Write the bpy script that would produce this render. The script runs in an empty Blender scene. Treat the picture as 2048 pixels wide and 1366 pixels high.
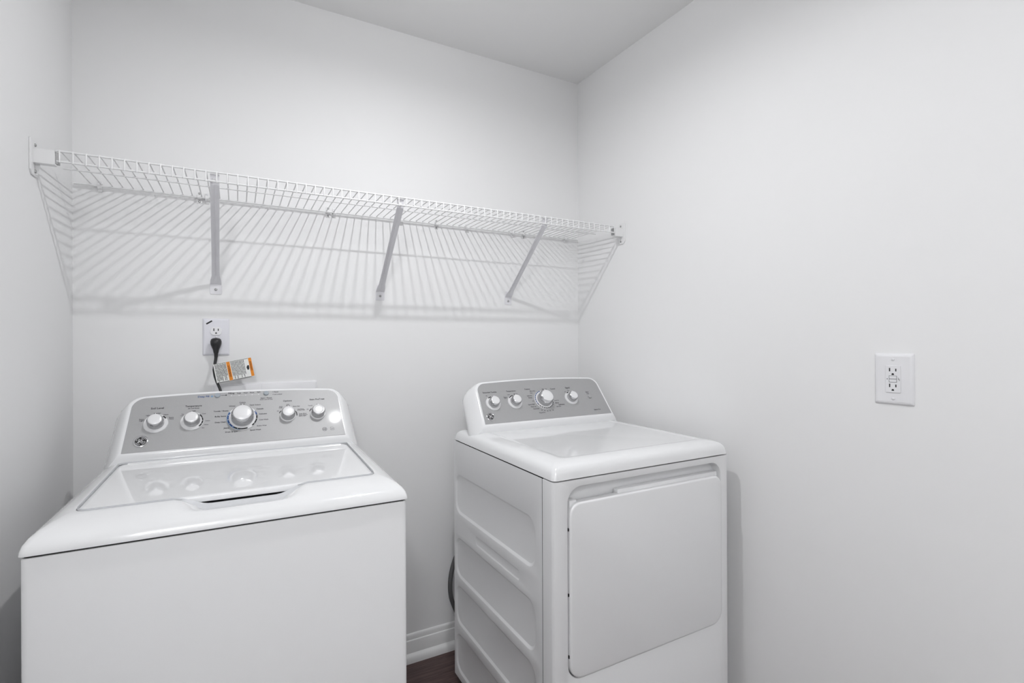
import bpy, bmesh, math, random
from mathutils import Matrix, Vector
random.seed(7)
R = math.radians
SC = bpy.context.scene
COL = SC.collection

# ------------------------------------------------------------------ camera
F_PX = 1009.0
cam_d = bpy.data.cameras.new('camera')
cam_d.sensor_fit = 'HORIZONTAL'; cam_d.sensor_width = 36.0
cam_d.lens = F_PX / 2048 * 36.0
cam_d.clip_start = 0.02
cam = bpy.data.objects.new('camera', cam_d); COL.objects.link(cam)
yaw, pitch, roll = R(28.58), R(0.05), R(-0.24)
rt = Vector((math.cos(yaw), -math.sin(yaw), 0))
fw = Vector((math.sin(yaw) * math.cos(pitch), math.cos(yaw) * math.cos(pitch), math.sin(pitch)))
up = rt.cross(fw)
r2 = rt * math.cos(roll) + up * math.sin(roll)
u2 = up * math.cos(roll) - rt * math.sin(roll)
M3 = Matrix((r2, u2, -fw)).transposed()
cam.matrix_world = Matrix.Translation((0.439, -1.986, 1.278)) @ M3.to_4x4()
SC.camera = cam

# ------------------------------------------------------------------ world, exposure
wd = bpy.data.worlds.new('world'); SC.world = wd; wd.use_nodes = True
wd.node_tree.nodes['Background'].inputs[0].default_value = (0.8, 0.85, 1, 1)
wd.node_tree.nodes['Background'].inputs[1].default_value = 0.0
SC.view_settings.view_transform = 'Standard'
SC.view_settings.look = 'None'
SC.view_settings.exposure = -0.04
SC.view_settings.gamma = 1.0
SC.view_settings.use_curve_mapping = False
LAMP_POWER = 6.8       # reflector of the can light on the laundry ceiling
BULB_POWER = 4.8       # its bulb, which also shines sideways
LAMP_SIZE = 0.040
HALL_FILL_POWER = 34.0      # unseen hallway globe, added as fill for the room

# ------------------------------------------------------------------ sizes (metres)
H = 2.521; W = 1.886; KL = 0.026; KR = 0.030; YF = -1.87; YD = -1.985
def xleft(y): return KL * y
def xright(y): return W - KR * y

# ------------------------------------------------------------------ materials
def mat(name, col, rough=0.5, metal=0.0, noise=None, bump=None, coat=0.0, spec=0.5, emit=None, var=0.03):
    m = bpy.data.materials.new(name); m.use_nodes = True
    nt = m.node_tree; b = nt.nodes['Principled BSDF']
    b.inputs['Base Color'].default_value = (*col, 1)
    b.inputs['Roughness'].default_value = rough
    b.inputs['Metallic'].default_value = metal
    b.inputs['Specular IOR Level'].default_value = spec
    b.inputs['Coat Weight'].default_value = coat
    b.inputs['Coat Roughness'].default_value = 0.04
    tc = nt.nodes.new('ShaderNodeTexCoord')
    if noise:
        n = nt.nodes.new('ShaderNodeTexNoise'); n.inputs['Scale'].default_value = noise
        n.inputs['Detail'].default_value = 4
        nt.links.new(tc.outputs['Object'], n.inputs['Vector'])
        cr = nt.nodes.new('ShaderNodeMix'); cr.data_type = 'RGBA'
        cr.inputs[6].default_value = (*[max(0, c * (1 - var)) for c in col], 1)
        cr.inputs[7].default_value = (*[min(1, c * (1 + var)) for c in col], 1)
        nt.links.new(n.outputs['Fac'], cr.inputs[0])
        nt.links.new(cr.outputs[2], b.inputs['Base Color'])
    if bump:
        n2 = nt.nodes.new('ShaderNodeTexNoise'); n2.inputs['Scale'].default_value = bump[0]
        n2.inputs['Detail'].default_value = 3
        nt.links.new(tc.outputs['Object'], n2.inputs['Vector'])
        bp = nt.nodes.new('ShaderNodeBump'); bp.inputs['Strength'].default_value = bump[1]
        bp.inputs['Distance'].default_value = bump[2]
        nt.links.new(n2.outputs['Fac'], bp.inputs['Height'])
        nt.links.new(bp.outputs['Normal'], b.inputs['Normal'])
    if emit:
        b.inputs['Emission Color'].default_value = (1, 0.985, 0.96, 1)
        b.inputs['Emission Strength'].default_value = emit
    return m

M = {}
M['wall'] = mat('wall_paint', (0.86, 0.86, 0.864), 0.65, noise=6, var=0.006, bump=(420, 0.10, 0.0006), spec=0.25)
M['ceil'] = mat('ceiling_paint', (0.87, 0.87, 0.87), 0.9, noise=5, var=0.006, bump=(300, 0.15, 0.0008), spec=0.15)
M['trim'] = mat('trim_paint', (0.84, 0.84, 0.84), 0.35, noise=12, var=0.01)
M['enamel'] = mat('white_enamel', (0.87, 0.873, 0.882), 0.28, noise=30, var=0.004, bump=(900, 0.04, 0.0002), coat=0.2)
M['gloss'] = mat('white_gloss', (0.86, 0.865, 0.875), 0.12, noise=30, var=0.003, coat=0.5)
M['lid'] = mat('lid_gloss', (0.85, 0.855, 0.865), 0.03, noise=30, var=0.003, coat=0.5)
M['pocket'] = mat('pocket_grey', (0.66, 0.67, 0.69), 0.45, noise=40, var=0.01)
M['silver'] = mat('silver_fascia', (0.42, 0.42, 0.425), 0.5, metal=0.3, noise=900, var=0.12, bump=(1500, 0.05, 0.0001), coat=0.25)
M['chrome'] = mat('chrome', (0.62, 0.62, 0.63), 0.12, metal=1.0, noise=50, var=0.01)
M['knob'] = mat('knob_silver', (0.50, 0.50, 0.51), 0.3, metal=0.5, noise=200, var=0.02)
M['knobcap'] = mat('knob_cap', (0.83, 0.83, 0.84), 0.3, metal=0.1, noise=200, var=0.01)
M['bezel'] = mat('bezel_white', (0.78, 0.78, 0.79), 0.25, noise=80, var=0.01)
M['bluebtn'] = mat('button_blue_grey', (0.36, 0.40, 0.44), 0.3, noise=80, var=0.02)
M['black'] = mat('black_plastic', (0.012, 0.012, 0.013), 0.38, noise=60, var=0.2)
M['dark'] = mat('dark_gap', (0.03, 0.03, 0.03), 0.8, noise=60, var=0.1)
M['ink'] = mat('ink_black', (0.012, 0.012, 0.014), 0.6, noise=200, var=0.1)
M['blue'] = mat('ink_blue', (0.02, 0.075, 0.24), 0.5, noise=200, var=0.1)
M['sky'] = mat('ink_light_blue', (0.20, 0.33, 0.50), 0.5, noise=200, var=0.1)
M['wire'] = mat('wire_white', (0.82, 0.82, 0.825), 0.35, noise=60, var=0.01)
M['strut'] = mat('strut_shaded_white', (0.76, 0.755, 0.785), 0.4, noise=60, var=0.01)  # slight lilac grey of the shaded braces put into the white
M['screw'] = mat('screw_zinc', (0.42, 0.42, 0.42), 0.35, metal=0.9, noise=300, var=0.2)
M['plate'] = mat('plate_white', (0.83, 0.83, 0.85), 0.3, noise=60, var=0.005)
M['cool'] = mat('plate_cool_white', (0.77, 0.77, 0.82), 0.35, noise=60, var=0.005)
M['paper'] = mat('paper', (0.86, 0.86, 0.85), 0.7, noise=200, var=0.01)
M['orange'] = mat('ink_orange', (0.80, 0.27, 0.02), 0.6, noise=100, var=0.05)
M['rust'] = mat('ink_dark_orange', (0.25, 0.06, 0.005), 0.6, noise=100, var=0.05)
M['hose'] = mat('cord_grey', (0.10, 0.10, 0.102), 0.5, noise=60, var=0.1)
M['carpet'] = mat('pale_bounce_carpet', (0.70, 0.69, 0.67), 0.95, noise=300, var=0.08, bump=(500, 0.4, 0.002), spec=0.1)  # bounce colour of the unseen hall floor, lifts the lower room
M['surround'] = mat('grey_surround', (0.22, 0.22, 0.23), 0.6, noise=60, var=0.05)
M['porcelain'] = mat('porcelain', (0.8, 0.8, 0.79), 0.25, noise=30, var=0.01)

def wood(name, seed):
    m = bpy.data.materials.new(name); m.use_nodes = True
    nt = m.node_tree; b = nt.nodes['Principled BSDF']
    tc = nt.nodes.new('ShaderNodeTexCoord'); mp = nt.nodes.new('ShaderNodeMapping')
    mp.inputs['Scale'].default_value = (2.2, 30, 4); mp.inputs['Location'].default_value = (seed, seed * 3, 0)
    nt.links.new(tc.outputs['Object'], mp.inputs[0])
    n = nt.nodes.new('ShaderNodeTexNoise'); n.inputs['Scale'].default_value = 3.0; n.inputs['Detail'].default_value = 8
    n.inputs['Roughness'].default_value = 0.7
    nt.links.new(mp.outputs[0], n.inputs['Vector'])
    cr = nt.nodes.new('ShaderNodeValToRGB')
    cr.color_ramp.elements[0].position = 0.3; cr.color_ramp.elements[0].color = (0.028, 0.014, 0.014, 1)
    cr.color_ramp.elements[1].position = 0.75; cr.color_ramp.elements[1].color = (0.15, 0.092, 0.085, 1)
    nt.links.new(n.outputs['Fac'], cr.inputs[0]); nt.links.new(cr.outputs[0], b.inputs['Base Color'])
    b.inputs['Roughness'].default_value = 0.45
    bp = nt.nodes.new('ShaderNodeBump'); bp.inputs['Strength'].default_value = 0.2; bp.inputs['Distance'].default_value = 0.001
    nt.links.new(n.outputs['Fac'], bp.inputs['Height']); nt.links.new(bp.outputs[0], b.inputs['Normal'])
    return m
WOODS = [wood('dark_wood_%s' % c, s) for c, s in (('warm', 1.3), ('deep', 4.7), ('soft', 8.1))]

# ------------------------------------------------------------------ helpers
class MB:
    """collects vertices and faces of one mesh"""
    def __init__(s): s.v = []; s.f = []
    def add(s, vs, fs):
        o = len(s.v); s.v += [tuple(p) for p in vs]; s.f += [tuple(i + o for i in f) for f in fs]; return s
    def box(s, lo, hi):
        x0, y0, z0 = lo; x1, y1, z1 = hi
        return s.add([(x0,y0,z0),(x1,y0,z0),(x1,y1,z0),(x0,y1,z0),(x0,y0,z1),(x1,y0,z1),(x1,y1,z1),(x0,y1,z1)],
                     [(0,3,2,1),(4,5,6,7),(0,1,5,4),(1,2,6,5),(2,3,7,6),(3,0,4,7)])
    def loft(s, loops, cap0=True, cap1=True):
        n = len(loops[0]); vs = [p for l in loops for p in l]; fs = []
        for i in range(len(loops) - 1):
            for j in range(n):
                k = (j + 1) % n
                fs.append((i*n+j, i*n+k, (i+1)*n+k, (i+1)*n+j))
        if cap0: fs.append(tuple(range(n))[::-1])
        if cap1: fs.append(tuple((len(loops)-1)*n + j for j in range(n)))
        return s.add(vs, fs)
    def tube(s, pts, r, n=8, caps=True):
        pts = [Vector(p) for p in pts]; loops = []
        rr = r if isinstance(r, (list, tuple)) else [r] * len(pts)
        t0 = (pts[1] - pts[0]).normalized()
        a = Vector((0, 0, 1)) if abs(t0.z) < 0.9 else Vector((1, 0, 0))
        nx = t0.cross(a).normalized()
        for i, p in enumerate(pts):
            if i == 0: t = pts[1] - pts[0]
            elif i == len(pts) - 1: t = pts[-1] - pts[-2]
            else: t = (pts[i+1] - p).normalized() + (p - pts[i-1]).normalized()
            t.normalize()
            nx = (nx - t * nx.dot(t)).normalized(); ny = t.cross(nx)
            loops.append([p + (nx * math.cos(2*math.pi*j/n) + ny * math.sin(2*math.pi*j/n)) * rr[i] for j in range(n)])
        return s.loft(loops, caps, caps)
    def lathe(s, prof, n=24, c=(0, 0)):
        loops = [[(c[0] + r*math.cos(2*math.pi*j/n), c[1] + r*math.sin(2*math.pi*j/n), z) for j in range(n)] for r, z in prof]
        return s.loft(loops)
    def build(s, name, m, parent=None, smooth=None, loc=None, bevel=0.0, seg=2):
        me = bpy.data.meshes.new(name)
        me.from_pydata([tuple(v) for v in s.v], [], s.f)
        bm = bmesh.new(); bm.from_mesh(me)
        bmesh.ops.remove_doubles(bm, verts=bm.verts, dist=1e-6)
        if bevel:
            bmesh.ops.bevel(bm, geom=[e for e in bm.edges if len(e.link_faces) == 2 and e.calc_face_angle(0) > 0.6],
                            offset=bevel, segments=seg, affect='EDGES', profile=0.5)
        bmesh.ops.recalc_face_normals(bm, faces=bm.faces)
        bm.to_mesh(me); bm.free()
        if smooth is not None:
            me.shade_smooth(); me.set_sharp_from_angle(angle=R(smooth))
        me.materials.append(M[m] if isinstance(m, str) else m)
        return link(name, me, parent, loc)

def link(name, me, parent=None, loc=None):
    o = bpy.data.objects.new(name, me); COL.objects.link(o)
    if parent is not None: o.parent = parent
    if loc: o.location = loc
    return o
def empty(name, loc=(0, 0, 0), rot=0.0):
    o = bpy.data.objects.new(name, None); o.empty_display_size = 0.05
    COL.objects.link(o); o.location = loc; o.rotation_euler = (0, 0, rot); return o
def tag(o, label=None, cat=None, group=None, kind=None):
    if label: o['label'] = label
    if cat: o['category'] = cat
    if group: o['group'] = group
    if kind: o['kind'] = kind
    return o
def copy_tree(o, parent=None):
    c = o.copy(); COL.objects.link(c); c.parent = parent
    for ch in list(o.children): copy_tree(ch, c)
    return c
def box(name, lo, hi, m, parent=None, bevel=0.0, smooth=40, seg=2):
    return MB().box(lo, hi).build(name, m, parent, smooth, bevel=bevel, seg=seg)
def prism(name, poly, z0, z1, m, parent=None):
    b = MB(); b.loft([[(x, y, z0) for x, y in poly], [(x, y, z1) for x, y in poly]])
    return b.build(name, m, parent)
def struct(o, label=None, cat=None): o['kind'] = 'structure'; return tag(o, label, cat)
def rrect(u0, u1, v0, v1, r, nc=6, ns=8, nf=8):
    """rounded rectangle, counter-clockwise from the front left; nf samples on the front and back sides, ns on the others"""
    rs = r if isinstance(r, (list, tuple)) else [r] * 4      # fl, fr, br, bl
    P = []
    def arc(cx, cy, rr, a0):
        for i in range(nc + 1):
            a = a0 + math.pi / 2 * i / nc; P.append((cx + rr * math.cos(a), cy + rr * math.sin(a)))
    def side(a, b, n):
        for i in range(1, n): P.append((a[0] + (b[0]-a[0]) * i / n, a[1] + (b[1]-a[1]) * i / n))
    arc(u0 + rs[0], v0 + rs[0], rs[0], math.pi); side((u0 + rs[0], v0), (u1 - rs[1], v0), nf)
    arc(u1 - rs[1], v0 + rs[1], rs[1], 1.5 * math.pi); side((u1, v0 + rs[1]), (u1, v1 - rs[2]), ns)
    arc(u1 - rs[2], v1 - rs[2], rs[2], 0); side((u1 - rs[2], v1), (u0 + rs[3], v1), nf)
    arc(u0 + rs[3], v1 - rs[3], rs[3], 0.5 * math.pi); side((u0, v1 - rs[3]), (u0, v0 + rs[0]), ns)
    return P
def sstep(a, b, x):
    t = max(0.0, min(1.0, (x - a) / (b - a))); return t * t * (3 - 2 * t)
def text_mesh(s):
    cu = bpy.data.curves.new('txt', 'FONT'); cu.body = s; cu.resolution_u = 2; cu.align_x = 'CENTER'; cu.align_y = 'CENTER'; cu.offset = 0.022
    o = bpy.data.objects.new('txt', cu); COL.objects.link(o)
    dg = bpy.context.evaluated_depsgraph_get()
    me = bpy.data.meshes.new_from_object(o.evaluated_get(dg))
    vs = [(v.co.x, v.co.y) for v in me.vertices]; fs = [tuple(p.vertices) for p in me.polygons]
    bpy.data.objects.remove(o); bpy.data.curves.remove(cu); bpy.data.meshes.remove(me)
    return vs, fs
_tc = {}
def put_text(mb, s, x, y, width, fn, rot=0.0, hmax=None):
    """flat lettering s centred on (x, y), width wide, mapped to 3D with fn(x, y)"""
    if s not in _tc: _tc[s] = text_mesh(s)
    vs, fs = _tc[s]
    x0 = min(v[0] for v in vs); x1 = max(v[0] for v in vs); y0 = min(v[1] for v in vs); y1 = max(v[1] for v in vs)
    k = width / (x1 - x0); c, sn = math.cos(rot), math.sin(rot)
    ky = k if hmax is None else min(k, hmax / (y1 - y0))
    out = []
    for a, b in vs:
        a = (a - (x0 + x1) / 2) * k; b = (b - (y0 + y1) / 2) * ky
        out.append(fn(x + a * c - b * sn, y + a * sn + b * c))
    mb.add(out, fs)
def screw(parent, loc, axis, r=0.004, name='screw', m='screw'):
    """pan-head screw; axis is the outward direction"""
    b = MB(); b.lathe([(r, 0), (r, r*0.3), (r*0.8, r*0.6), (r*0.35, r*0.75), (r*0.3, r*0.5)], 12)
    o = b.build(name, m, parent, 50, loc)
    o.rotation_mode = 'QUATERNION'; o.rotation_quaternion = Vector((0, 0, 1)).rotation_difference(Vector(axis))
    return o

# ================================================================== the setting
T = 0.10
struct(prism('wall_back', [(-0.1, 0), (W + 0.1, 0), (W + 0.1, T), (-0.1, T)], 0, H, 'wall'), 'plain white painted back wall behind the shelf and machines', 'wall')
struct(prism('wall_left', [(0, 0), (0, 0.0), (xleft(YD), YD), (xleft(YD) - T, YD), (-T, 0)][1:], 0, H, 'wall'), 'white painted left wall beside the washer', 'wall')
struct(prism('wall_right', [(W, 0), (W + T, 0), (xright(YD) + T, YD), (xright(YD), YD)], 0, H, 'wall'), 'white painted right wall with the outlet beside the dryer', 'wall')
XD0, XD1, ZD = 0.03, 1.86, 2.25  # unseen doorway, sized wide to let the fill light in
b = MB()
b.box((xleft(YF), YD, 0), (XD0, YF, H)); b.box((XD1, YD, 0), (xright(YF), YF, H)); b.box((XD0, YD, ZD), (XD1, YF, H))
struct(b.build('wall_front', 'wall'), 'white wall around the unseen doorway, made wide for the hall light', 'wall')
struct(box('ceiling', (-0.2, YD, H), (W + 0.2, T, H + 0.08), 'ceil'), 'plain white ceiling of the laundry room', 'ceiling')
# unseen hallway, added so its lamp fills the room through the doorway
HY = -3.15; HX0, HX1 = -0.9, 2.5
struct(box('wall_hall_rear', (HX0, HY - T, 0), (HX1, HY, H), 'wall'), 'white hallway wall opposite the doorway', 'wall')
struct(box('wall_hall_left', (HX0 - T, HY - T, 0), (HX0, YD, H), 'wall'), 'white wall at the left end of the hallway', 'wall')
struct(box('wall_hall_right', (HX1, HY - T, 0), (HX1 + T, YD, H), 'wall'), 'white wall at the right end of the hallway', 'wall')
b = MB(); b.box((HX0, YD, 0), (xleft(YD) - T, YD + T, H)); b.box((xright(YD) + T, YD, 0), (HX1, YD + T, H))
struct(b.build('wall_hall_front', 'wall'), 'white hallway wall on both sides of the laundry room', 'wall')
struct(box('ceiling_hall', (HX0, HY, H), (HX1, YD, H + 0.08), 'ceil'), 'plain white hallway ceiling', 'ceiling')
struct(box('floor_hall', (HX0, HY, -0.04), (HX1, YD, 0.0), 'carpet'), 'unseen hallway carpet, made pale to bounce light into the room', 'floor')
# door casing, room side
b = MB()
for x0, x1 in ((XD0 - 0.057, XD0), (XD1, XD1 + 0.057)): b.box((x0, YF, 0), (x1, YF + 0.014, ZD + 0.057))
b.box((XD0, YF, ZD), (XD1, YF + 0.014, ZD + 0.057))
struct(b.build('trim_1', 'trim'), 'white painted casing around the doorway', 'trim')

# floor with its planks
fl = struct(box('floor', (-0.08, YD, -0.04), (W + 0.09, 0, -0.006), 'dark'), 'dark brown wood plank floor', 'floor')
rows = [0.0, -0.046]
while rows[-1] > YD: rows.append(max(YD, rows[-1] - 0.152))
pk = {}
for i in range(len(rows) - 1):
    y1, y0 = rows[i], rows[i + 1]
    X0, X1 = -0.07, W + 0.08
    xs = [X0]; x = X0 + 0.12 + (0.35 + 0.41 * i) % 1.2
    while x < X1 - 0.05: xs.append(x); x += 1.22
    xs.append(X1)
    for j in range(len(xs) - 1):
        key = (round(xs[j+1] - xs[j], 3), round(y1 - y0, 3))
        wm = WOODS[(i * 2 + j) % 3]
        if (key, wm.name) not in pk:
            L, D = key
            bb = MB().box((0.0006, 0.0006, -0.006), (L - 0.0006, D - 0.0006, 0))
            o = bb.build('plank', wm, fl, bevel=0.0008, seg=1); pk[(key, wm.name)] = o.data
        else: o = link('plank', pk[(key, wm.name)], fl)
        o.location = (xs[j], y0, 0)

# baseboards: board with moulded top and a quarter-round shoe
PROF = [(0, 0), (-0.030, 0), (-0.0295, 0.010), (-0.0275, 0.020), (-0.022, 0.028), (-0.0145, 0.031), (-0.0135, 0.032), (-0.0135, 0.079),
        (-0.0125, 0.081), (-0.0085, 0.083), (-0.008, 0.097), (-0.006, 0.102), (-0.003, 0.1045), (0, 0.105)]
def baseboard(name, p0, p1, nrm, label):
    p0, p1, nrm = Vector((*p0, 0)), Vector((*p1, 0)), Vector((*nrm, 0)).normalized()
    b = MB(); b.loft([[p + nrm * (-d) + Vector((0, 0, z)) for d, z in PROF] for p in (p0, p1)])
    return struct(b.build(name, 'trim', smooth=35), label, 'baseboard')
baseboard('baseboard_back', (0.035, 0), (W - 0.035, 0), (0, -1), 'white moulded baseboard along the back wall')
baseboard('baseboard_left', (0, 0), (xleft(YF), YF), (1, -KL), 'white moulded baseboard along the left wall')
baseboard('baseboard_right', (W, 0), (xright(YF), YF), (-1, -KR), 'white moulded baseboard along the right wall')

# ================================================================== lamps
def clear_glass():
    m = bpy.data.materials.new('clear_bulb_glass'); m.use_nodes = True; nt = m.node_tree
    for n in list(nt.nodes): nt.nodes.remove(n)
    out = nt.nodes.new('ShaderNodeOutputMaterial'); mx = nt.nodes.new('ShaderNodeMixShader')
    tr = nt.nodes.new('ShaderNodeBsdfTransparent'); gl = nt.nodes.new('ShaderNodeBsdfGlossy'); gl.inputs['Roughness'].default_value = 0.02
    mx.inputs[0].default_value = 0.04
    nt.links.new(tr.outputs[0], mx.inputs[1]); nt.links.new(gl.outputs[0], mx.inputs[2]); nt.links.new(mx.outputs[0], out.inputs[0])
    return m
M['glass'] = clear_glass()
def hall_fill_lamp(loc, power, rb, label):
    """added fill lamp: porcelain holder with a clear globe bulb; the light sits inside the glass"""
    t = tag(empty('ceiling_lamp', loc), label, 'lamp')
    MB().lathe([(0.056, 0), (0.056, -0.012), (0.05, -0.022), (0.032, -0.034), (0.026, -0.050), (0.020, -0.052)], 28).build('lamp_holder', 'porcelain', t, 40)
    zc = -0.110 - rb
    MB().lathe([(0.013, -0.050), (0.013, -0.078), (0.011, -0.080)], 20).build('screw_base', 'screw', t, 40)
    prof = [(0.012, -0.078), (0.014, zc + rb * 1.03 * 0.86 + 0.006)]
    prof += [(rb * 1.04 * math.sin(a), zc + rb * 1.04 * math.cos(a)) for a in [R(x) for x in range(35, 180, 12)]] + [(0.001, zc - rb * 1.04)]
    MB().lathe(prof, 24).build('bulb_glass', 'glass', t, 60)
    ld = bpy.data.lights.new('bulb_light', 'POINT'); ld.energy = power; ld.color = (0.985, 0.99, 1.0); ld.shadow_soft_size = rb
    lo = bpy.data.objects.new('bulb_light', ld); COL.objects.link(lo); lo.parent = t; lo.location = (0, 0, zc)
    return t
def cylinder_lamp(loc, power, label):
    """surface-mounted can with a small glowing lens at its lower end"""
    t = tag(empty('ceiling_lamp', loc), label, 'lamp')
    MB().lathe([(0.062, 0), (0.062, -0.008), (0.046, -0.010), (0.046, -0.128), (0.044, -0.131), (0.034, -0.131), (0.032, -0.126), (0.030, -0.126)], 32).build('can', 'porcelain', t, 40)
    MB().lathe([(0.031, -0.120), (0.031, -0.124), (0.001, -0.1245)], 28).build('reflector', 'chrome', t, 40)
    ld = bpy.data.lights.new('lamp_light', 'AREA'); ld.shape = 'DISK'; ld.size = LAMP_SIZE; ld.energy = power; ld.color = (0.985, 0.99, 1.0)
    lo = bpy.data.objects.new('lamp_light', ld); COL.objects.link(lo); lo.parent = t; lo.location = (0, 0, -0.150)
    rb, zc = 0.024, -0.152
    MB().lathe([(0.008, zc + 0.025), (0.012, zc + 0.022)] + [(rb * math.sin(R(a)), zc + rb * math.cos(R(a))) for a in range(40, 180, 14)] + [(0.001, zc - rb)], 24).build('bulb_glass', 'glass', t, 60)
    ld = bpy.data.lights.new('bulb_light', 'POINT'); ld.energy = BULB_POWER; ld.color = (0.985, 0.99, 1.0); ld.shadow_soft_size = 0.014
    lo = bpy.data.objects.new('bulb_light', ld); COL.objects.link(lo); lo.parent = t; lo.location = (0, 0, zc)
    return t
cylinder_lamp((0.93, -0.87, H), LAMP_POWER, 'small white can light with a glowing bulb on the laundry ceiling')
hall_fill_lamp((0.05, -2.70, H), HALL_FILL_POWER, 0.11, 'unseen globe lamp added on the hallway ceiling to fill the room')

# ================================================================== appliances
AL = math.atan2(0.142, 0.107); CA, SA = math.cos(AL), math.sin(AL)
def PF(u, s, h=0.0):            # point on the sloping control panel: u across, s up the slope, h off the surface
    return (u, 0.518 + CA * s - SA * h, 0.983 + SA * s + CA * h)

def outline(hwb, hwt, s0, s1, r, bow, nb=24, ns=14, nc=8, nt=30):
    P = []
    for i in range(nb): P.append((-hwb + 2 * hwb * i / nb, s0))
    tr = s1 - r
    for i in range(ns):
        k = i / ns; P.append((hwb + (hwt - hwb) * k, s0 + (tr - s0) * k))
    for i in range(nc):
        a = R(90) * i / nc; P.append((hwt - r + r * math.cos(a), tr + r * math.sin(a)))
    for i in range(nt + 1):
        x = (hwt - r) * (1 - 2 * i / nt); P.append((x, s1 + bow * (1 - (x / (hwt - r)) ** 2)))
    for i in range(1, nc + 1):
        a = R(90) + R(90) * i / nc; P.append((-(hwt - r) + r * math.cos(a), tr + r * math.sin(a)))
    for i in range(1, ns):
        k = 1 - i / ns; P.append((-(hwb + (hwt - hwb) * k), s0 + (tr - s0) * k))
    return P

def console(root):
    L = []
    for hwb, hwt, s0, s1, r, h in [(0.2900, 0.2805, -0.0015, 0.1725, 0.036, 0.0), (0.2935, 0.2840, -0.004, 0.1755, 0.037, 0.0),
                                   (0.2975, 0.2880, -0.008, 0.1785, 0.039, -0.0015), (0.3035, 0.2930, -0.014, 0.1805, 0.042, -0.006),
                                   (0.3130, 0.3010, -0.024, 0.1820, 0.046, -0.016), (0.3240, 0.3110, -0.036, 0.1825, 0.050, -0.031),
                                   (0.3340, 0.3200, -0.048, 0.1805, 0.054, -0.049), (0.3380, 0.3230, -0.056, 0.1765, 0.056, -0.063),
                                   (0.3360, 0.3210, -0.058, 0.1720, 0.056, -0.068)]:
        L.append([PF(u, s, h) for u, s in outline(hwb, hwt, s0, s1, r, 0.0075)])
    c = MB().loft(L).build('console', 'gloss', root, 50)
    f0 = outline(0.2888, 0.2793, 0, 0.1710, 0.035, 0.0075); f1 = outline(0.2882, 0.2787, 0.0006, 0.1704, 0.0345, 0.0075)
    f = MB().loft([[PF(u, s, -0.002) for u, s in f0], [PF(u, s, 0.0008) for u, s in f0], [PF(u, s, 0.0012) for u, s in f1]]).build('control_panel', 'silver', root, 30)
    tag(f, 'silver grey control panel with black lettering')
    return c, f
FH = 0.0014
def ring_arc(mb, cx, cy, r0, r1, a0, a1, h, n=16):
    vs = []; fs = []
    for i in range(n + 1):
        a = R(a0 + (a1 - a0) * i / n)
        for r in (r0, r1): vs.append(PF(cx + r * math.cos(a), cy + r * math.sin(a), h))
    for i in range(n): fs.append((2*i, 2*i+1, 2*i+3, 2*i+2))
    mb.add(vs, fs)
def dot(mb, cx, cy, r, h, n=10): mb.add([PF(cx + r*math.cos(2*math.pi*i/n), cy + r*math.sin(2*math.pi*i/n), h) for i in range(n)], [tuple(range(n))])
def bar(mb, x0, y0, x1, y1, w, h):
    d = Vector((x1 - x0, y1 - y0)).normalized(); nx, ny = -d.y * w / 2, d.x * w / 2
    mb.add([PF(x0 + nx, y0 + ny, h), PF(x0 - nx, y0 - ny, h), PF(x1 - nx, y1 - ny, h), PF(x1 + nx, y1 + ny, h)], [(0, 1, 2, 3)])

_knobs = {}
def knob(root, u, s, kind):
    """kind: rb = bezel radius, rk = skirt radius, h = height"""
    rb, rk, h = kind
    if kind not in _knobs:
        o = MB().lathe([(rk, 0.003), (rk, 0.008), (rk * 0.95, h * 0.55), (rk * 0.93, h * 0.57)], 40).build('control_knob', 'knob', root, 40)
        MB().lathe([(rk * 0.92, h * 0.56), (rk * 0.945, h * 0.575), (rk * 0.945, h * 0.605), (rk * 0.9, h * 0.61)], 40).build('dark_groove', 'dark', o, 40)
        MB().lathe([(rk * 0.95, h * 0.60), (rk * 0.99, h * 0.64), (rk * 0.99, h * 0.70), (rk * 0.84, h * 0.95), (rk * 0.80, h * 0.97)], 40).build('chrome_band', 'chrome', o, 30)
        MB().lathe([(rk * 0.79, h * 0.9), (rk * 0.79, h * 0.98), (rk * 0.76, h), (rk * 0.4, h * 1.012), (rk * 0.05, h * 1.015)], 40).build('knob_cap', 'knobcap', o, 40)
        MB().lathe([(rb, 0), (rb, 0.002), (rb - 0.0012, 0.0035), (rk + 0.001, 0.004), (rk - 0.002, 0.004)], 48).build('bezel_ring', 'bezel', o, 40)
        MB().box((-0.0009, rk * 0.70, h * 0.62), (0.0009, rk * 0.99, h * 0.9)).build('pointer', 'plate', o)
        _knobs[kind] = o
    else:
        o = copy_tree(_knobs[kind], root); o.name = 'control_knob'
    o.location = PF(u, s, 0.0012); o.rotation_euler = (AL, 0, 0)
    return o

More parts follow.
